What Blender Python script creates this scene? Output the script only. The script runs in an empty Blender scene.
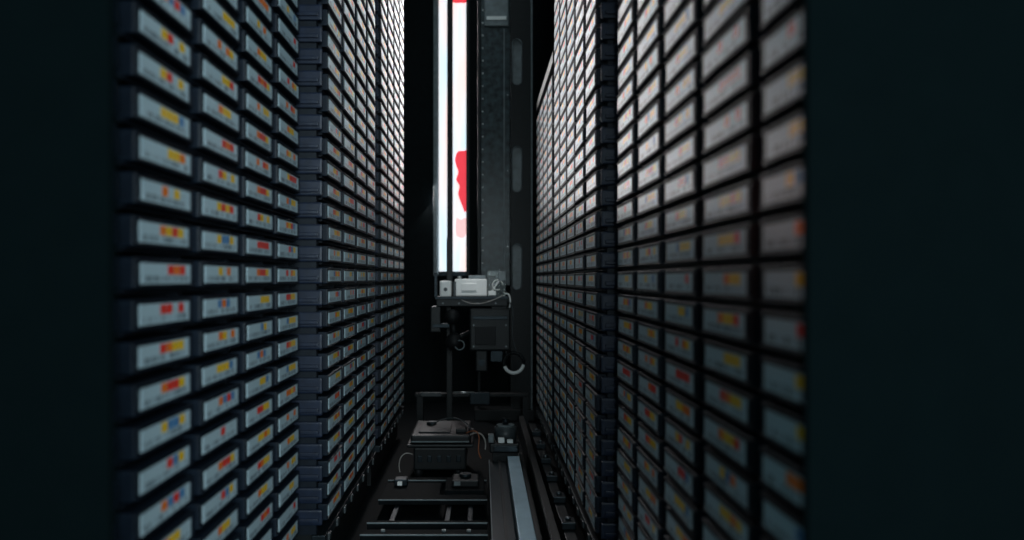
import bpy, bmesh, math, random
from mathutils import Vector, Matrix
random.seed(7)
scene = bpy.context.scene
COL = scene.collection
CAMH = 0.38

# ------------------------------------------------------------------ materials
def nt(name):
    m = bpy.data.materials.new(name); m.use_nodes = True
    t = m.node_tree
    return m, t, t.nodes["Principled BSDF"]

def mat(name, col, rough=0.5, metal=0.0, var=0.25, scale=60, bump=0.05, spec=0.5, emit=None, es=0):
    m, t, b = nt(name)
    n = t.nodes.new("ShaderNodeTexNoise"); n.inputs["Scale"].default_value = scale
    n.inputs["Detail"].default_value = 4
    tc = t.nodes.new("ShaderNodeTexCoord"); t.links.new(tc.outputs["Object"], n.inputs["Vector"])
    r = t.nodes.new("ShaderNodeValToRGB")
    r.color_ramp.elements[0].position = 0.3; r.color_ramp.elements[1].position = 0.7
    r.color_ramp.elements[0].color = tuple(c * (1 - var) for c in col) + (1,)
    r.color_ramp.elements[1].color = tuple(min(1, c * (1 + var)) for c in col) + (1,)
    t.links.new(n.outputs["Fac"], r.inputs["Fac"]); t.links.new(r.outputs["Color"], b.inputs["Base Color"])
    b.inputs["Roughness"].default_value = rough; b.inputs["Metallic"].default_value = metal
    b.inputs["Specular IOR Level"].default_value = spec
    if bump:
        bp = t.nodes.new("ShaderNodeBump"); bp.inputs["Strength"].default_value = bump
        bp.inputs["Distance"].default_value = 0.001
        t.links.new(n.outputs["Fac"], bp.inputs["Height"]); t.links.new(bp.outputs["Normal"], b.inputs["Normal"])
    if emit:
        b.inputs["Emission Color"].default_value = emit + (1,); b.inputs["Emission Strength"].default_value = es
    return m

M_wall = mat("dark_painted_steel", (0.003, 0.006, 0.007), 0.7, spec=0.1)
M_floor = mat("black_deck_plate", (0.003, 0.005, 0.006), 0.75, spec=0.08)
M_jamb = mat("matte_black_frame", (0.0014, 0.0030, 0.0034), 0.95, var=0.05, spec=0.0, bump=0)
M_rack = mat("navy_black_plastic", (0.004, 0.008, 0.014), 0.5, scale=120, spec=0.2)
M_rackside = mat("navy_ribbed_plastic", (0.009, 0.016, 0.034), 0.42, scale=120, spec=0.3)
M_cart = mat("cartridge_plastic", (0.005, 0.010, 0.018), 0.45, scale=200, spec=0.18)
M_black = mat("black_anodised", (0.005, 0.007, 0.008), 0.45, scale=90, spec=0.25)
M_rubber = mat("black_rubber", (0.004, 0.005, 0.006), 0.6, spec=0.3)
M_steel = mat("brushed_steel", (0.22, 0.25, 0.27), 0.3, 0.9, scale=150)
M_darksteel = mat("dark_steel", (0.016, 0.023, 0.028), 0.4, 0.6, scale=150, spec=0.3)
M_blue = mat("polished_blue_rail", (0.62, 0.80, 0.92), 0.26, 0.25, var=0.10, scale=30)
M_white = mat("off_white_plastic", (0.85, 0.86, 0.84), 0.45, var=0.04)
M_grey = mat("grey_plastic", (0.035, 0.044, 0.048), 0.45)
M_lgrey = mat("light_grey_plate", (0.14, 0.17, 0.18), 0.4)
M_panel = mat("smoked_panel", (0.030, 0.046, 0.052), 0.30, var=0.8, scale=60, bump=0.03, spec=0.2)
M_screw = mat("screw_heads", (0.4, 0.42, 0.42), 0.3, 0.6)
M_orange = mat("orange_cable", (0.30, 0.09, 0.03), 0.5)
M_cream = mat("pale_cable", (0.30, 0.28, 0.26), 0.5)
M_red = mat("red_print", (0.7, 0.02, 0.03), 0.5, emit=(0.95, 0.06, 0.09), es=0.85)
M_pink = mat("pink_print", (0.8, 0.35, 0.35), 0.5, emit=(1.0, 0.62, 0.62), es=1.0)

M_light, t, b = nt("backlit_diffuser")
tc = t.nodes.new("ShaderNodeTexCoord"); mp = t.nodes.new("ShaderNodeMapping"); mp.inputs["Scale"].default_value = (22, 1, 2.5)
n = t.nodes.new("ShaderNodeTexNoise"); n.inputs["Scale"].default_value = 1.6
cr = t.nodes.new("ShaderNodeValToRGB")
cr.color_ramp.elements[0].position = 0.38; cr.color_ramp.elements[0].color = (0.66, 0.90, 1.0, 1)
cr.color_ramp.elements[1].position = 0.62; cr.color_ramp.elements[1].color = (1.0, 0.78, 0.74, 1)
t.links.new(tc.outputs["Object"], mp.inputs[0]); t.links.new(mp.outputs[0], n.inputs["Vector"]); t.links.new(n.outputs["Fac"], cr.inputs[0])
t.links.new(cr.outputs[0], b.inputs["Emission Color"]); b.inputs["Emission Strength"].default_value = 1.08
b.inputs["Base Color"].default_value = (0.8, 0.8, 0.8, 1)

mg, t, b = nt("clear_plastic")
b.inputs["Base Color"].default_value = (0.75, 0.85, 0.85, 1); b.inputs["Roughness"].default_value = 0.08
b.inputs["Transmission Weight"].default_value = 0.85; b.inputs["IOR"].default_value = 1.3
n = t.nodes.new("ShaderNodeTexNoise"); n.inputs["Scale"].default_value = 80
bp = t.nodes.new("ShaderNodeBump"); bp.inputs["Strength"].default_value = 0.2
t.links.new(n.outputs["Fac"], bp.inputs["Height"]); t.links.new(bp.outputs["Normal"], b.inputs["Normal"])
M_glass = mg

def label_material():
    m, t, b = nt("barcode_label_paper")
    N = t.nodes; L = t.links
    def math_(op, a, bb=None, c=None):
        n = N.new("ShaderNodeMath"); n.operation = op
        for i, v in enumerate((a, bb, c)):
            if v is None: continue
            if isinstance(v, (int, float)): n.inputs[i].default_value = v
            else: L.new(v, n.inputs[i])
        return n.outputs[0]
    uv = N.new("ShaderNodeUVMap"); uv.uv_map = "UVMap"
    s = N.new("ShaderNodeSeparateXYZ"); L.new(uv.outputs[0], s.inputs[0])
    U, V = s.outputs[0], s.outputs[1]
    fu = math_('FRACT', U); seed = math_('FLOOR', U)
    cell = math_('FLOOR', math_('MULTIPLY', fu, 8))
    key = math_('ADD', cell, math_('MULTIPLY', seed, 17.0))
    wn = N.new("ShaderNodeTexWhiteNoise"); wn.noise_dimensions = '1D'; L.new(key, wn.inputs["W"])
    cr = N.new("ShaderNodeValToRGB"); cr.color_ramp.interpolation = 'CONSTANT'
    e = cr.color_ramp.elements
    pal = [(0, (0.50, 0.64, 0.70)), (0.20, (1.0, 0.58, 0.0)), (0.58, (0.90, 0.03, 0.01)), (0.76, (1.0, 0.20, 0.0)),
           (0.93, (0.08, 0.25, 0.50))]
    e[0].color = pal[0][1] + (1,); e[1].position = pal[1][0]; e[1].color = pal[1][1] + (1,)
    for p, c in pal[2:]:
        x = e.new(p); x.color = c + (1,)
    L.new(wn.outputs["Value"], cr.inputs["Fac"])
    mk = math_('MULTIPLY', math_('GREATER_THAN', V, 0.45), math_('LESS_THAN', V, 0.93))
    mk = math_('MULTIPLY', mk, math_('GREATER_THAN', cell, 2.5))
    mk = math_('MULTIPLY', mk, math_('LESS_THAN', cell, 6.5))
    fc = math_('FRACT', math_('MULTIPLY', fu, 8))
    mk = math_('MULTIPLY', mk, math_('GREATER_THAN', fc, 0.05))
    mix = N.new("ShaderNodeMix"); mix.data_type = 'RGBA'
    mix.inputs[6].default_value = (0.50, 0.64, 0.70, 1)
    L.new(mk, mix.inputs[0]); L.new(cr.outputs[0], mix.inputs[7])
    bk = math_('ADD', math_('FLOOR', math_('MULTIPLY', fu, 62)), math_('MULTIPLY', seed, 101.0))
    wb = N.new("ShaderNodeTexWhiteNoise"); wb.noise_dimensions = '1D'; L.new(bk, wb.inputs["W"])
    bars = math_('GREATER_THAN', wb.outputs["Value"], 0.5)
    bm = math_('MULTIPLY', math_('MULTIPLY', bars, math_('LESS_THAN', V, 0.40)), math_('GREATER_THAN', V, 0.10))
    bm = math_('MULTIPLY', bm, math_('MULTIPLY', math_('GREATER_THAN', fu, 0.06), math_('LESS_THAN', fu, 0.94)))
    mix2 = N.new("ShaderNodeMix"); mix2.data_type = 'RGBA'
    mix2.inputs[7].default_value = (0.06, 0.09, 0.12, 1)
    L.new(math_('MULTIPLY', bm, 0.75), mix2.inputs[0]); L.new(mix.outputs[2], mix2.inputs[6])
    gk = math_('ADD', math_('FLOOR', math_('MULTIPLY', fu, 40)), math_('MULTIPLY', math_('FLOOR', math_('MULTIPLY', V, 14)), 57.0))
    gk = math_('ADD', gk, math_('MULTIPLY', seed, 991.0))
    wg = N.new("ShaderNodeTexWhiteNoise"); wg.noise_dimensions = '1D'; L.new(gk, wg.inputs["W"])
    g = math_('MULTIPLY', math_('GREATER_THAN', wg.outputs["Value"], 0.75), mk)
    g = math_('MULTIPLY', g, math_('MULTIPLY', math_('GREATER_THAN', fc, 0.3), math_('LESS_THAN', fc, 0.75)))
    g = math_('MULTIPLY', g, math_('MULTIPLY', math_('GREATER_THAN', V, 0.58), math_('LESS_THAN', V, 0.84)))
    mix3 = N.new("ShaderNodeMix"); mix3.data_type = 'RGBA'
    mix3.inputs[7].default_value = (0.05, 0.05, 0.06, 1)
    L.new(math_('MULTIPLY', g, 0.3), mix3.inputs[0]); L.new(mix2.outputs[2], mix3.inputs[6])
    L.new(mix3.outputs[2], b.inputs["Base Color"])
    b.inputs["Roughness"].default_value = 0.32
    b.inputs["Specular IOR Level"].default_value = 0.25
    return m
M_label = label_material()

# ------------------------------------------------------------------ mesh helpers
class MB:
    def __init__(s): s.bm = bmesh.new(); s.mats = []
    def mi(s, m):
        if m not in s.mats: s.mats.append(m)
        return s.mats.index(m)
    def box(s, x0, x1, y0, y1, z0, z1, m, bev=0.0):
        b = s.bm; i = s.mi(m)
        v = [b.verts.new(p) for p in ((x0,y0,z0),(x1,y0,z0),(x1,y1,z0),(x0,y1,z0),(x0,y0,z1),(x1,y0,z1),(x1,y1,z1),(x0,y1,z1))]
        fs = [b.faces.new([v[k] for k in q]) for q in ((0,3,2,1),(4,5,6,7),(0,1,5,4),(1,2,6,5),(2,3,7,6),(3,0,4,7))]
        for f in fs: f.material_index = i
        if bev:
            es = list({e for f in fs for e in f.edges})
            r = bmesh.ops.bevel(b, geom=es, offset=bev, segments=2, affect='EDGES', profile=0.6)
            for f in r['faces']: f.material_index = i
        return s
    def cyl(s, p0, p1, r, m, seg=20, r2=None):
        b = s.bm; i = s.mi(m)
        p0 = Vector(p0); p1 = Vector(p1); d = p1 - p0
        q = d.to_track_quat('Z', 'Y').to_matrix().to_4x4()
        M = Matrix.Translation((p0 + p1) / 2) @ q
        r_ = bmesh.ops.create_cone(b, cap_ends=True, segments=seg, radius1=r, radius2=(r if r2 is None else r2), depth=d.length, matrix=M)
        for f in {f for v in r_['verts'] for f in v.link_faces}:
            f.material_index = i; f.smooth = len(f.verts) == 4
        return s
    def sph(s, c, r, m, sc=(1,1,1)):
        b = s.bm; i = s.mi(m)
        r_ = bmesh.ops.create_uvsphere(b, u_segments=20, v_segments=12, radius=r, matrix=Matrix.Translation(c) @ Matrix.Diagonal((*sc, 1)))
        for f in {f for v in r_['verts'] for f in v.link_faces}:
            f.material_index = i; f.smooth = True
        return s
    def tube(s, pts, r, m, seg=8):
        for a, c in zip(pts[:-1], pts[1:]): s.cyl(a, c, r, m, seg)
        for p in pts[1:-1]: s.sph(p, r, m)
        return s
    def arc(s, c, R, r, a0, a1, m, axis='Y', n=20):
        pts = []
        for k in range(n + 1):
            a = math.radians(a0 + (a1 - a0) * k / n)
            if axis == 'Y': pts.append((c[0] + R * math.cos(a), c[1], c[2] + R * math.sin(a)))
            else: pts.append((c[0] + R * math.cos(a), c[1] + R * math.sin(a), c[2]))
        return s.tube(pts, r, m)
    def obj(s, name, parent=None, label=None, cat=None, origin=None, **kw):
        me = bpy.data.meshes.new(name)
        if origin is not None:
            bmesh.ops.translate(s.bm, verts=s.bm.verts, vec=-Vector(origin))
        s.bm.to_mesh(me); s.bm.free()
        for m in s.mats: me.materials.append(m)
        o = bpy.data.objects.new(name, me); COL.objects.link(o)
        if origin is not None: o.location = origin
        if parent:
            o.parent = parent
            o.matrix_parent_inverse = Matrix.Translation(-Vector(parent.location))
        if label: o["label"] = label
        if cat: o["category"] = cat
        for k, v in kw.items(): o[k] = v
        return o

def cable(parent, pts, r, m, name="cable", label=None):
    cu = bpy.data.curves.new("c", 'CURVE'); cu.dimensions = '3D'; cu.bevel_depth = r; cu.bevel_resolution = 3; cu.resolution_u = 8
    sp = cu.splines.new('NURBS'); sp.points.add(len(pts) - 1)
    for i, p in enumerate(pts): sp.points[i].co = (*p, 1)
    sp.use_endpoint_u = True; sp.order_u = 4
    tmp = bpy.data.objects.new("tmp", cu); COL.objects.link(tmp)
    me = bpy.data.meshes.new_from_object(tmp.evaluated_get(bpy.context.evaluated_depsgraph_get()))
    bpy.data.objects.remove(tmp)
    me.materials.clear(); me.materials.append(m); me.name = name
    o = bpy.data.objects.new(name, me); COL.objects.link(o); o.parent = parent
    o.matrix_parent_inverse = Matrix.Translation(-Vector(parent.location))
    if label: o["label"] = label
    return o

def empty(name, loc, label, cat, **kw):
    o = bpy.data.objects.new(name, None); o.empty_display_size = 0.03
    o.location = loc; COL.objects.link(o); o["label"] = label; o["category"] = cat
    for k, v in kw.items(): o[k] = v
    return o

def pill(cx, cz, hw, hh, n=8):
    pts = []
    for k in range(n + 1):
        a = math.pi * k / n; pts.append((cx + hw * math.cos(a), cz + hh - hw + hw * math.sin(a)))
    for k in range(n + 1):
        a = math.pi + math.pi * k / n; pts.append((cx + hw * math.cos(a), cz - hh + hw + hw * math.sin(a)))
    return pts

def smooth(pts, n=6):
    out = []; L = len(pts)
    for i in range(L):
        p0, p1, p2, p3 = [Vector(pts[(i + k) % L]) for k in (-1, 0, 1, 2)]
        for k in range(n):
            t = k / n
            out.append(tuple(0.5 * ((2*p1) + (p2-p0)*t + (2*p0-5*p1+4*p2-p3)*t*t + (3*p1-p0-3*p2+p3)*t**3)))
    return out

def holed_plate(name, outline, holes, y, th, m, parent):
    cu = bpy.data.curves.new(name + "_c", 'CURVE'); cu.dimensions = '2D'; cu.fill_mode = 'BOTH'; cu.extrude = th / 2
    for pts in [outline] + holes:
        sp = cu.splines.new('POLY'); sp.points.add(len(pts) - 1)
        for i, p in enumerate(pts): sp.points[i].co = (p[0], p[1], 0, 1)
        sp.use_cyclic_u = True
    tmp = bpy.data.objects.new("tmp_curve", cu); COL.objects.link(tmp)
    dg = bpy.context.evaluated_depsgraph_get()
    me = bpy.data.meshes.new_from_object(tmp.evaluated_get(dg))
    bpy.data.objects.remove(tmp)
    me.transform(Matrix.Translation((0, y, 0)) @ Matrix.Rotation(math.radians(90), 4, 'X'))
    me.materials.clear(); me.materials.append(m)
    me.name = name
    o = bpy.data.objects.new(name, me); COL.objects.link(o)
    o.parent = parent; o.matrix_parent_inverse = Matrix.Translation(-Vector(parent.location))
    return o

# ------------------------------------------------------------------ room shell
ZT = 1.40
def shell(name, boxes, m):
    b = MB()
    for x in boxes: b.box(*x, m)
    o = b.obj(name); o["kind"] = "structure"; o["label"] = "dark painted steel " + name.replace("_", " "); return o
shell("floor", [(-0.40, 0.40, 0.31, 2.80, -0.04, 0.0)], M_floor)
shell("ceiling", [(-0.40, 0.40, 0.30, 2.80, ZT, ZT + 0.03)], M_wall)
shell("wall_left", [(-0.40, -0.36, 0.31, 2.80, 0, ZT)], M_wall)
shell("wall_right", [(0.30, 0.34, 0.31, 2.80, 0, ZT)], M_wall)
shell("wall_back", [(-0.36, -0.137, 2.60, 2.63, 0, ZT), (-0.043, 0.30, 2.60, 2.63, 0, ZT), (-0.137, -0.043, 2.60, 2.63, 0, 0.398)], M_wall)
shell("wall_front", [(-0.62, -0.130, 0.300, 0.305, 0, ZT), (0.114, 0.62, 0.300, 0.305, 0, ZT),
                     (-0.130, 0.114, 0.300, 0.305, 0, 0.10), (-0.130, 0.114, 0.300, 0.305, 1.2, ZT)], M_jamb)
w = MB()
w.box(-0.147, -0.131, 2.585, 2.60, 0.386, ZT, M_lgrey, 0.001).box(-0.048, -0.038, 2.585, 2.60, 0.386, ZT, M_black, 0.001)
w.box(-0.136, -0.132, 2.580, 2.585, 0.39, ZT, M_steel, 0.0005)
w.box(-0.131, -0.048, 2.585, 2.60, 0.386, 0.400, M_darksteel, 0.001)
w.box(-0.1055, -0.0885, 2.585, 2.60, 0.400, ZT, M_black, 0.001)
o = w.obj("window_1"); o["kind"] = "structure"; o["label"] = "tall narrow window frame with a dark mullion"

lp = MB().box(-0.150, -0.030, 2.66, 2.675, 0.36, ZT, M_light, 0.002).obj(
    "light_panel", label="tall glowing white light panel with red print behind the window", cat="light panel", origin=(-0.09, 2.665, 0.36))
def blob(name, pts, m, label):
    o = holed_plate(name, smooth(pts), [], 2.657, 0.002, m, lp); o["label"] = label
blob("red_print", [(-0.084,0.750),(-0.076,0.772),(-0.062,0.775),(-0.040,0.77),(-0.036,0.70),(-0.040,0.62),(-0.052,0.585),(-0.060,0.600),
                   (-0.074,0.640),(-0.070,0.665),(-0.080,0.685),(-0.074,0.71),(-0.080,0.728)], M_red, "glowing red curved print")
blob("red_print", [(-0.092,1.240),(-0.070,1.235),(-0.045,1.240),(-0.04,1.28),(-0.09,1.28)], M_red, "glowing red print patch")
blob("pink_print", [(-0.082,0.52),(-0.070,0.505),(-0.052,0.51),(-0.044,0.56),(-0.054,0.568),(-0.066,0.562),(-0.080,0.566)], M_pink, "faded pink print")

# ------------------------------------------------------------------ cartridges
CH = 0.0195; CW = 0.105; CD = 0.098
def cart_mesh():
    b = MB()
    b.box(-CD, 0, -CW/2, CW/2, 0, CH, M_cart, 0.0012)
    b.box(-0.002, 0.0012, -CW/2 + 0.002, CW/2 - 0.002, 0.0006, 0.0020, M_cart, 0.0003)
    b.box(-0.002, 0.0012, -CW/2 + 0.002, CW/2 - 0.002, CH - 0.0018, CH - 0.0006, M_cart, 0.0003)
    for k in range(3):
        yy = CW/2 - 0.0035 - k * 0.0022
        b.box(-0.002, 0.0010, yy - 0.0006, yy + 0.0006, 0.003, CH - 0.003, M_cart)
    for k in range(6):
        b.box(-0.012 - k*0.004, -0.010 - k*0.004, -CW/2 - 0.0006, CW/2 + 0.0006, 0.004, CH - 0.004, M_cart)
    me = bpy.data.meshes.new("tape_cartridge"); b.bm.to_mesh(me); b.bm.free(); me.materials.append(M_cart); return me
LW = 0.088; LH0 = 0.0030; LH1 = 0.0162
def label_mesh(seed):
    bm = bmesh.new(); uvl = bm.loops.layers.uv.new("UVMap")
    x0, x1 = 0.0002, 0.0008
    y0, y1 = -LW/2 - 0.001, LW/2 - 0.001
    v = [bm.verts.new(p) for p in ((x0,y0,LH0),(x1,y0,LH0),(x1,y1,LH0),(x0,y1,LH0),(x0,y0,LH1),(x1,y0,LH1),(x1,y1,LH1),(x0,y1,LH1))]
    for q in ((0,3,2,1),(4,5,6,7),(0,1,5,4),(1,2,6,5),(2,3,7,6),(3,0,4,7)):
        f = bm.faces.new([v[k] for k in q])
        for l in f.loops:
            l[uvl].uv = (seed + 0.001 + 0.998 * (l.vert.co.y - y0) / (y1 - y0), (l.vert.co.z - LH0) / (LH1 - LH0))
    me = bpy.data.meshes.new("barcode_label"); bm.to_mesh(me); bm.free(); me.materials.append(M_label); return me
CARTM = cart_mesh(); LABM = [label_mesh(i) for i in range(1, 81)]

PITCH = 0.12
bays = [
    dict(s=-1, d=0.211, y0=0.517, n=4, rp=0.026,  ro=0.003,  top=1.30, bot=0.075),
    dict(s=-1, d=0.187, y0=1.030, n=4, rp=0.026,  ro=0.003,  top=1.30, bot=0.075),
    dict(s=-1, d=0.187, y0=1.575, n=4, rp=0.026,  ro=0.003,  top=1.30, bot=0.075),
    dict(s=1,  d=0.148, y0=0.345, n=5, rp=0.0238, ro=-0.003, top=1.30, bot=0.065),
    dict(s=1,  d=0.134, y0=0.995, n=5, rp=0.0238, ro=-0.003, top=1.30, bot=0.065),
    dict(s=1,  d=0.134, y0=1.630, n=4, rp=0.0238, ro=-0.003, top=0.79, bot=0.065),
]
carts = []
for bi, B in enumerate(bays):
    s, d, n, rp = B['s'], B['d'], B['n'], B['rp']
    Y0, Y1 = B['y0'] - 0.012, B['y0'] + n * PITCH
    def X(a): return s * (d + a)
    def bx(m_, a0, a1, y0, y1, z0, z1, mm, bev=0):
        xa, xb = sorted((X(a0), X(a1))); m_.box(xa, xb, y0, y1, z0, z1, mm, bev)
    root = empty("cartridge_rack", (s * (d + 0.06), (Y0 + Y1) / 2, 0.0),
                 "tall dark navy storage rack filled with labelled tape cartridges", "rack", group="tape storage racks")
    kmin = int(math.ceil((B['bot'] - CAMH - B['ro'] + rp * 0.45) / rp)); kmax = int((B['top'] - CAMH) / rp) - 1
    rows = [CAMH + B['ro'] + k * rp for k in range(kmin, kmax + 1)]
    for c in range(n):
        ya = B['y0'] + c * PITCH; yb = ya + PITCH
        m_ = MB()
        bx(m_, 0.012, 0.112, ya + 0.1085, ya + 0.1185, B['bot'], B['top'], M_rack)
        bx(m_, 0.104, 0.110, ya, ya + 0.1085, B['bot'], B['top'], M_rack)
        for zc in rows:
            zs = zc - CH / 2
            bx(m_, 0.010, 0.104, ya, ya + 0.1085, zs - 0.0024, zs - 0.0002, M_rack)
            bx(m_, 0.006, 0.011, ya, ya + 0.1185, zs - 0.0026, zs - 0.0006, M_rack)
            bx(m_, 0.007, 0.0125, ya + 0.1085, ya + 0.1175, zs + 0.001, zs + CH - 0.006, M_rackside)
            carts.append((s, d, ya + 0.0015 + CW / 2 + 0.001, zs, math.hypot(ya + 0.05, d), zc))
        m_.obj("slot_column", root)
    m_ = MB()
    bx(m_, 0.010, 0.112, Y0 - 0.002, Y0 + 0.011, B['bot'], B['top'], M_rack)
    m_.obj("side_panel", root)
    m_ = MB()
    for zc in rows:
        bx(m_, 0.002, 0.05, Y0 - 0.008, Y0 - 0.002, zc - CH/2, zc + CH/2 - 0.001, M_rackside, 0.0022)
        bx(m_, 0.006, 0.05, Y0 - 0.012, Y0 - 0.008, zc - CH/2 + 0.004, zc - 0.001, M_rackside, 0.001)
    m_.obj("pocket_stack", root, label="stacked ribbed pocket ends")
    m_ = MB()
    bx(m_, 0.016, 0.112, Y0, Y1, 0.0, B['bot'], M_black)
    m_.obj("plinth", root)
    m_ = MB()
    bx(m_, 0.000, 0.016, Y0, Y1, B['bot'] - 0.014, B['bot'] - 0.002, M_darksteel, 0.001)
    k = Y0 + 0.02
    while k < Y1 - 0.02:
        bx(m_, -0.002, 0.004, k, k + 0.012, B['bot'] - 0.014, B['bot'] - 0.005, M_grey, 0.001); k += 0.06
    m_.obj("base_rail", root, label="slotted steel base rail")
    m_ = MB()
    bx(m_, 0.0, 0.112, Y0, Y1, B['top'], B['top'] + 0.02, M_black, 0.001)
    m_.obj("top_cap", root)

def vis(c):
    yf = c[2]
    half = 300.0 / 855 * (yf + 0.06)
    if abs(c[5] - CAMH) > half + 0.02: return False
    px = c[0] * c[1] * 855 / (yf + 0.05) + 482
    return 95 < px < 850
carts = [c for c in carts if vis(c)]
carts.sort(key=lambda c: c[4] + 0.2 * abs(c[5] - CAMH))
near, far = carts[:300], carts[300:]
print("CARTS", len(near), len(far))
for i, (s, d, y, z, _, _) in enumerate(near):
    o = bpy.data.objects.new("tape_cartridge", CARTM); COL.objects.link(o)
    o.location = (s * (d + random.uniform(-0.0008, 0.0008)), y, z)
    o.rotation_euler = (0, 0, (0 if s < 0 else math.pi) + random.uniform(-0.006, 0.006))
    o["label"] = "dark data tape cartridge with a colour-coded barcode label"; o["category"] = "tape cartridge"
    o["group"] = "tape cartridges in the storage racks"
    l = bpy.data.objects.new("barcode_label", random.choice(LABM)); COL.objects.link(l); l.parent = o
    l["label"] = "pale barcode label with yellow and red blocks"
bm = bmesh.new(); uvl = bm.loops.layers.uv.new("UVMap")
def addb(x0, x1, y0, y1, z0, z1, mi, seed=None, flip=False):
    v = [bm.verts.new(p) for p in ((x0,y0,z0),(x1,y0,z0),(x1,y1,z0),(x0,y1,z0),(x0,y0,z1),(x1,y0,z1),(x1,y1,z1),(x0,y1,z1))]
    for q in ((0,3,2,1),(4,5,6,7),(0,1,5,4),(1,2,6,5),(2,3,7,6),(3,0,4,7)):
        f = bm.faces.new([v[k] for k in q]); f.material_index = mi
        if seed is not None:
            for l in f.loops:
                u = (l.vert.co.y - y0) / (y1 - y0); u = 1 - u if flip else u
                l[uvl].uv = (seed + 0.001 + 0.998 * u, (l.vert.co.z - z0) / (z1 - z0))
for (s, d, y, z, _, _) in far:
    xa, xb = sorted((s * d, s * (d + CD)))
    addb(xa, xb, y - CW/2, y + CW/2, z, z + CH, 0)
    xa, xb = sorted((s * (d - 0.0008), s * (d - 0.0002)))
    addb(xa, xb, y - LW/2, y + LW/2, z + LH0, z + LH1, 1, random.randint(1, 400), s > 0)
me = bpy.data.meshes.new("tape_cartridges"); bm.to_mesh(me); bm.free()
me.materials.append(M_cart); me.materials.append(M_label)
o = bpy.data.objects.new("tape_cartridges", me); COL.objects.link(o)
o["kind"] = "stuff"; o["label"] = "more distant rows of labelled data tape cartridges"; o["category"] = "tape cartridges"

# ------------------------------------------------------------------ mast behind the robot
mast = empty("robot_mast", (0.06, 2.30, 0.0), "tall dark mast with a smoked panel and slotted plate", "mast")
MB().box(-0.003, 0.075, 2.300, 2.312, 0.36, 1.37, M_panel, 0.001).obj("smoked_panel", mast, label="smoked grey glossy panel")
MB().box(0.058, 0.061, 2.297, 2.300, 0.36, 1.05, M_lgrey, 0.0005).obj("panel_seam", mast, label="thin vertical metal seam")
b = MB().box(0.006, 0.071, 2.288, 2.300, 1.055, 1.30, M_lgrey, 0.003)
b.box(0.012, 0.065, 2.285, 2.288, 1.07, 1.08, M_white, 0.001)
b.obj("cover_plate", mast, label="lighter grey cover plate")
ZS = (0.41, 0.672, 0.96, 1.22)
holed_plate("slotted_plate", [(0.077, 0.0), (0.130, 0.0), (0.130, 1.37), (0.077, 1.37)],
            [pill(0.094, z, 0.0115, 0.06) for z in ZS], 2.296, 0.004, M_black, mast)
for z in ZS:
    P = pill(0.094, z, 0.0125, 0.061, 8); P.append(P[0])
    MB().tube([(p[0], 2.2935, p[1]) for p in P], 0.0012, M_lgrey, 6).obj("slot_rim", mast, label="thin steel rim of an oval slot")
MB().box(0.078, 0.129, 2.306, 2.330, 0.0, 1.37, M_lgrey).obj("back_channel", mast)
b = MB()
for k in range(26):
    z = 0.42 + k * 0.034
    b.cyl((0.002, 2.2965, z), (0.002, 2.301, z), 0.0016, M_white, 8)
    if k % 6 == 1: b.cyl((0.069, 2.2965, z + .01), (0.069, 2.301, z + .01), 0.0014, M_screw, 8)
b.obj("screw_row", mast, label="column of small bright screws")
MB().box(-0.012, -0.004, 2.285, 2.315, 0.0, 1.37, M_black, 0.001).obj("mast_edge", mast)
MB().box(0.1305, 0.135, 2.28, 2.32, 0.0, 1.37, M_lgrey, 0.001).obj("mast_edge", mast)
MB().box(-0.02, 0.14, 2.27, 2.34, 0.0, 0.03, M_black, 0.002).obj("mast_foot", mast)

# ------------------------------------------------------------------ robot picker
rb = empty("robot_picker", (-0.02, 1.90, 0.0), "black robotic cartridge picker with white gripper blocks on a post", "robot")
b = MB().box(-0.080, -0.067, 1.93, 1.945, 0.0, 0.47, M_black, 0.001).box(-0.10, -0.05, 1.91, 1.96, 0.0, 0.012, M_black, 0.002)
b.box(-0.0765, -0.0705, 1.925, 1.93, 0.03, 0.46, M_black)
b.obj("post", rb)
b = MB().box(-0.100, 0.056, 1.86, 1.96, 0.318, 0.338, M_black, 0.002)
b.box(-0.102, 0.058, 1.856, 1.862, 0.334, 0.340, M_darksteel, 0.001)
b.box(-0.112, -0.090, 1.86, 1.90, 0.262, 0.318, M_black, 0.002).box(0.02, 0.055, 1.86, 1.90, 0.29, 0.318, M_black, 0.002)
b.box(-0.108, -0.070, 1.858, 1.90, 0.272, 0.280, M_darksteel, 0.001)
b.box(-0.104, -0.097, 1.858, 1.866, 0.338, 0.392, M_darksteel, 0.001)
for x in (-0.085, -0.05, -0.01, 0.03): b.cyl((x, 1.856, 0.325), (x, 1.861, 0.325), 0.002, M_lgrey, 8)
b.obj("tray", rb, label="black tray with steel lip")
b = MB().box(-0.060, 0.011, 1.875, 1.93, 0.340, 0.378, M_white, 0.003)
b.box(-0.063, -0.057, 1.872, 1.88, 0.338, 0.372, M_grey, 0.001).box(-0.045, -0.012, 1.872, 1.876, 0.352, 0.368, M_white, 0.001)
b.cyl((-0.05, 1.900, 0.378), (-0.05, 1.900, 0.384), 0.004, M_screw).box(-0.03, 0.008, 1.90, 1.925, 0.378, 0.386, M_lgrey, 0.001)
b.obj("gripper_block", rb, label="white moulded gripper block")
MB().box(-0.093, -0.067, 1.875, 1.92, 0.338, 0.374, M_white, 0.004).cyl((-0.08, 1.873, 0.355), (-0.08, 1.876, 0.355), 0.004, M_grey).obj("sensor_block", rb, label="small pale sensor block")
b = MB().box(0.014, 0.030, 1.88, 1.90, 0.340, 0.385, M_glass, 0.001).box(0.033, 0.050, 1.875, 1.90, 0.338, 0.372, M_glass, 0.001)
b.box(0.012, 0.052, 1.90, 1.903, 0.338, 0.396, M_glass)
b.obj("clear_guard", rb, label="clear plastic guard")
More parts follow.
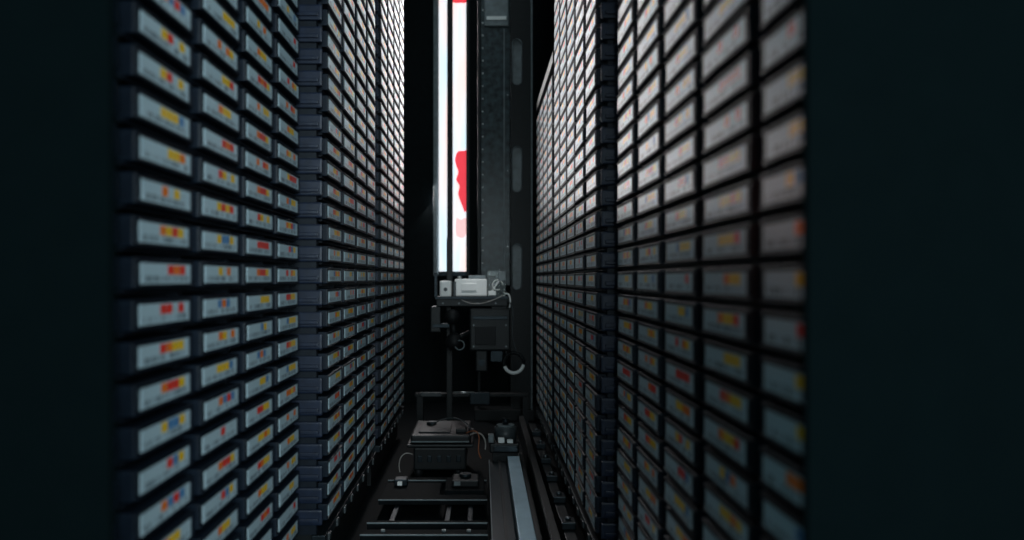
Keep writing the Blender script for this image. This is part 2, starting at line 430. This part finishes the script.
b = MB().cyl((0.018, 1.87, 0.345), (0.045, 1.87, 0.386), 0.0018, M_white).cyl((0.045, 1.87, 0.345), (0.022, 1.87, 0.375), 0.0015, M_steel)
b.box(0.036, 0.052, 1.866, 1.874, 0.374, 0.394, M_lgrey, 0.001).box(0.014, 0.03, 1.866, 1.874, 0.342, 0.352, M_white, 0.001)
b.arc((0.034, 1.868, 0.365), 0.011, 0.0012, 0, 300, M_white)
b.obj("linkage", rb, label="small bright metal linkage")
b = MB().box(-0.027, 0.062, 1.85, 1.93, 0.222, 0.314, M_black, 0.004)
b.box(-0.020, 0.055, 1.846, 1.851, 0.290, 0.298, M_darksteel, 0.001).box(-0.015, 0.03, 1.846, 1.851, 0.235, 0.275, M_rubber, 0.001)
for x in (-0.018, 0.052):
    for z in (0.232, 0.278): b.cyl((x, 1.846, z), (x, 1.851, z), 0.002, M_lgrey, 10)
b.obj("drive_housing", rb, label="black boxy drive housing")
b = MB().box(-0.014, 0.012, 1.862, 1.90, 0.176, 0.222, M_black, 0.003).box(0.018, 0.046, 1.87, 1.90, 0.196, 0.222, M_darksteel, 0.002)
b.cyl((-0.001, 1.858, 0.196), (-0.001, 1.863, 0.196), 0.007, M_darksteel)
b.obj("lower_arm", rb, label="black gripper arm hanging underneath")
b = MB().sph((-0.064, 1.85, 0.296), 0.0165, M_rubber).cyl((-0.064, 1.86, 0.29), (-0.064, 1.90, 0.318), 0.005, M_black)
b.sph((-0.060, 1.85, 0.242), 0.019, M_rubber).cyl((-0.064, 1.86, 0.29), (-0.060, 1.86, 0.25), 0.007, M_rubber)
b.cyl((-0.060, 1.86, 0.245), (-0.027, 1.88, 0.26), 0.006, M_black)
b.arc((-0.048, 1.835, 0.236), 0.010, 0.0014, 0, 360, M_lgrey)
b.obj("ball_joint", rb, label="black rubber ball joint arm")
b = MB().arc((0.069, 1.855, 0.195), 0.021, 0.0036, 200, 350, M_white)
b.arc((0.069, 1.865, 0.195), 0.022, 0.004, 0, 360, M_black).cyl((0.055, 1.865, 0.21), (0.05, 1.88, 0.235), 0.005, M_black)
b.obj("pulley_ring", rb, label="black pulley ring with a white lower arc")
cable(rb, [(0.056, 1.87, 0.33), (0.066, 1.87, 0.325), (0.070, 1.87, 0.29), (0.064, 1.87, 0.25), (0.075, 1.87, 0.22)], 0.0014, M_grey, label="thin grey cable")
cable(rb, [(0.05, 1.875, 0.345), (0.062, 1.875, 0.35), (0.064, 1.875, 0.33), (0.060, 1.875, 0.315)], 0.0018, M_white, label="short white cable")
cable(rb, [(-0.055, 1.865, 0.34), (-0.02, 1.85, 0.31), (0.02, 1.843, 0.33), (0.045, 1.85, 0.342)], 0.0012, M_cream, label="thin looping cable")

b = MB().box(-0.165, 0.115, 2.10, 2.125, 0.088, 0.096, M_black, 0.001)
b.box(-0.15, -0.10, 2.09, 2.10, 0.090, 0.100, M_grey, 0.001).box(-0.03, 0.02, 2.09, 2.10, 0.07, 0.10, M_darksteel, 0.002)
b.box(-0.16, -0.145, 2.10, 2.125, 0.0, 0.088, M_black).box(0.10, 0.114, 2.10, 2.125, 0.0, 0.088, M_black)
b.cyl((-0.07, 2.092, 0.10), (-0.02, 2.092, 0.10), 0.002, M_screw)
b.obj("cross_beam", label="black cross beam with small steel brackets above the floor", cat="beam", origin=(0, 2.11, 0))

# ------------------------------------------------------------------ carriage on floor
ca = empty("robot_carriage", (-0.077, 1.62, 0.0), "low dark carriage box with cables resting on the floor rails", "carriage")
b = MB().box(-0.128, -0.030, 1.60, 1.76, 0.020, 0.062, M_black, 0.003)
for k in range(5): b.box(-0.12 + k * 0.018, -0.112 + k * 0.018, 1.596, 1.601, 0.036, 0.048, M_darksteel, 0.001)
b.obj("body", ca)
b = MB().box(-0.140, -0.016, 1.59, 1.77, 0.064, 0.070, M_black, 0.002).box(-0.134, -0.022, 1.60, 1.765, 0.070, 0.086, M_black, 0.004)
b.box(-0.132, -0.024, 1.597, 1.600, 0.073, 0.0750, M_lgrey).box(-0.12, -0.06, 1.62, 1.72, 0.086, 0.089, M_black, 0.001)
b.box(-0.05, -0.03, 1.62, 1.66, 0.086, 0.094, M_black, 0.002).cyl((-0.10, 1.70, 0.089), (-0.10, 1.70, 0.095), 0.010, M_darksteel)
b.obj("cover", ca, label="dark cover with a thin steel edge")
for x in (-0.12, -0.045):
    for y in (1.62, 1.72):
        MB().cyl((x - 0.006, y, 0.014), (x + 0.006, y, 0.014), 0.013, M_rubber).cyl((x - 0.008, y, 0.014), (x + 0.008, y, 0.014), 0.005, M_darksteel).obj("wheel", ca)
cable(ca, [(-0.03, 1.62, 0.086), (-0.012, 1.595, 0.100), (0.000, 1.59, 0.085), (-0.010, 1.585, 0.060), (-0.002, 1.59, 0.045)], 0.0010, M_orange, "orange_cable", "orange cable")
cable(ca, [(-0.026, 1.62, 0.08), (-0.005, 1.60, 0.100), (0.010, 1.595, 0.085), (0.006, 1.595, 0.06)], 0.0013, M_cream, "pale_cable", "pale cable")
cable(ca, [(-0.13, 1.60, 0.05), (-0.150, 1.595, 0.06), (-0.158, 1.59, 0.04), (-0.152, 1.585, 0.02)], 0.0010, M_cream, "pale_cable", "pale cable")
cable(ca, [(-0.02, 1.64, 0.085), (-0.03, 1.66, 0.112), (-0.07, 1.68, 0.114), (-0.10, 1.68, 0.09)], 0.0010, M_grey, "pale_cable", "grey cable")

mo = empty("motor_unit", (0.045, 1.62, 0.0), "small black motor with steel shaft and white connectors", "motor")
b = MB().box(0.014, 0.070, 1.60, 1.68, 0.052, 0.070, M_black, 0.003).box(0.022, 0.066, 1.597, 1.601, 0.055, 0.066, M_darksteel, 0.001)
b.box(0.02, 0.068, 1.61, 1.67, 0.0, 0.052, M_black)
b.obj("base", mo)
b = MB().cyl((0.045, 1.635, 0.070), (0.045, 1.635, 0.096), 0.021, M_grey, 24).cyl((0.045, 1.635, 0.096), (0.045, 1.635, 0.1), 0.017, M_lgrey, 24)
b.cyl((0.045, 1.635, 0.1), (0.045, 1.635, 0.112), 0.006, M_darksteel)
b.obj("motor_can", mo, label="grey cylindrical motor can")
MB().box(0.030, 0.042, 1.600, 1.612, 0.071, 0.080, M_white, 0.001).obj("connector", mo, label="white plug connector")
MB().box(0.047, 0.058, 1.598, 1.610, 0.071, 0.077, M_white, 0.001).obj("connector", mo, label="white plug connector")
MB().box(0.012, 0.022, 1.602, 1.62, 0.071, 0.086, M_lgrey, 0.001).obj("bracket", mo)

# ------------------------------------------------------------------ rails
rl = empty("guide_rail", (0.04, 1.1, 0.0), "long guide rail with a polished bluish running strip", "rail")
MB().box(0.012, 0.045, 0.36, 1.585, 0.0, 0.040, M_darksteel, 0.002).box(0.0125, 0.0140, 0.36, 1.585, 0.040, 0.043, M_lgrey).box(0.030, 0.034, 0.36, 1.585, 0.040, 0.043, M_black).obj("rail_housing", rl, label="dark grooved housing")
MB().box(0.047, 0.069, 0.36, 1.585, 0.0, 0.050, M_blue, 0.0015).obj("running_strip", rl, label="polished bluish metal running strip")
MB().box(0.0705, 0.080, 0.36, 1.70, 0.0, 0.034, M_black, 0.001).obj("side_channel", rl)
MB().box(0.088, 0.100, 0.36, 2.05, 0.0, 0.046, M_darksteel, 0.0015).box(0.0885, 0.0995, 0.36, 2.05, 0.046, 0.050, M_black, 0.0005).obj(
    "support_rail", label="dark steel support rail running along the floor", cat="rail", origin=(0.094, 1.2, 0))
b = MB().box(0.112, 0.128, 0.36, 2.05, 0.0, 0.032, M_black, 0.0015)
y = 0.9
while y < 2.0:
    b.box(0.110, 0.130, y, y + 0.03, 0.032, 0.042, M_darksteel, 0.0015); b.cyl((0.12, y + .015, 0.042), (0.12, y + .015, 0.046), 0.004, M_steel, 10); y += 0.14
b.obj("bracket_rail", label="black floor rail with bolted steel brackets", cat="rail", origin=(0.12, 1.2, 0))
fr = empty("base_frame", (-0.08, 1.2, 0.0), "dark steel floor frame of crossing bars", "frame")
for x in (-0.052, -0.018, -0.135):
    MB().box(x - 0.004, x + 0.004, 0.40, 1.55, 0.000, 0.018, M_darksteel, 0.001).obj("long_bar", fr)
for y, h, wy in ((1.155, 0.034, 0.022), (1.225, 0.030, 0.010), (1.36, 0.028, 0.03), (1.50, 0.026, 0.02)):
    MB().box(-0.165, 0.008, y, y + wy, 0.019, h, M_floor, 0.001).box(-0.165, 0.008, y - 0.001, y, h - 0.002, h, M_lgrey).obj("cross_bar", fr)
for x in (-0.135, -0.052, -0.018):
    MB().cyl((x, 1.166, 0.034), (x, 1.166, 0.037), 0.003, M_lgrey, 10).obj("bolt_head", fr)
b = MB().box(-0.165, -0.070, 1.39, 1.49, 0.019, 0.024, M_floor, 0.001).box(-0.062, 0.004, 1.40, 1.495, 0.019, 0.032, M_floor, 0.002)
b.obj("deck_plate", fr)
b = MB().box(-0.150, -0.128, 1.46, 1.485, 0.0245, 0.036, M_darksteel, 0.002).box(-0.144, -0.136, 1.452, 1.461, 0.027, 0.033, M_white, 0.001)
b.obj("sensor_box", label="small grey sensor with white plug on the floor frame", cat="sensor", origin=(-0.138, 1.47, 0.0245))
b = MB().box(-0.05, -0.006, 1.42, 1.47, 0.0325, 0.044, M_black, 0.002).cyl((-0.028, 1.445, 0.044), (-0.028, 1.445, 0.050), 0.010, M_darksteel)
b.box(-0.046, -0.036, 1.416, 1.421, 0.036, 0.042, M_lgrey)
b.obj("junction_box", label="small black junction box with round steel cap", cat="junction box", origin=(-0.028, 1.445, 0.0325))

# ------------------------------------------------------------------ lights
def area(name, loc, target, sx, sy, power, col):
    l = bpy.data.lights.new(name, 'AREA'); l.shape = 'RECTANGLE'; l.size = sx; l.size_y = sy; l.energy = power; l.color = col
    o = bpy.data.objects.new(name, l); COL.objects.link(o); o.location = loc
    o.rotation_euler = (Vector(target) - Vector(loc)).to_track_quat('-Z', 'Y').to_euler(); return o
area("front_key", (0.20, -0.55, 0.60), (-0.10, 0.9, 0.42), 0.4, 0.5, 17, (0.78, 0.94, 1.0))
area("ceiling_strip", (-0.02, 1.3, 1.37), (-0.02, 1.3, 0), 0.08, 2.2, 1.6, (0.74, 0.93, 1.0))
area("window_spill", (-0.15, 2.50, 0.92), (0.134, 1.5, 0.60), 0.06, 0.7, 2.6, (0.98, 0.95, 0.96))
def spot(name, loc, target, e, col, ang, size=0.05):
    l = bpy.data.lights.new(name, 'SPOT'); l.energy = e; l.color = col; l.spot_size = math.radians(ang); l.spot_blend = 1.0; l.shadow_soft_size = size
    o = bpy.data.objects.new(name, l); COL.objects.link(o); o.location = loc
    o.rotation_euler = (Vector(target) - Vector(loc)).to_track_quat('-Z', 'Y').to_euler()
spot("warm_tint_spot", (-0.10, -0.05, 0.42), (0.148, 0.40, 0.42), 1.8, (1.0, 0.20, 0.05), 16)  # added spot: orange tint standing in for a reflection over the near right column
spot("picker_fill_spot", (-0.02, 1.45, 1.15), (-0.01, 1.89, 0.35), 15.0, (0.95, 0.98, 1.0), 11)  # added fill, no fixture here: brightens the white gripper block from above

wd = bpy.data.worlds.new("World"); scene.world = wd; wd.use_nodes = True
bg = wd.node_tree.nodes["Background"]; bg.inputs[0].default_value = (0.16, 0.42, 0.48, 1); bg.inputs[1].default_value = 0.22

# ------------------------------------------------------------------ camera
cam = bpy.data.cameras.new("camera"); co = bpy.data.objects.new("camera", cam); COL.objects.link(co)
co.location = (0, 0, CAMH); co.rotation_euler = (math.radians(90), 0, 0)
cam.sensor_width = 36; cam.lens = 855 / 1024 * 36; cam.shift_x = 30 / 1024; cam.shift_y = 8 / 1024
cam.clip_start = 0.01
cam.dof.use_dof = True; cam.dof.focus_distance = 1.35; cam.dof.aperture_fstop = 4.8
scene.camera = co
scene.view_settings.view_transform = 'Standard'
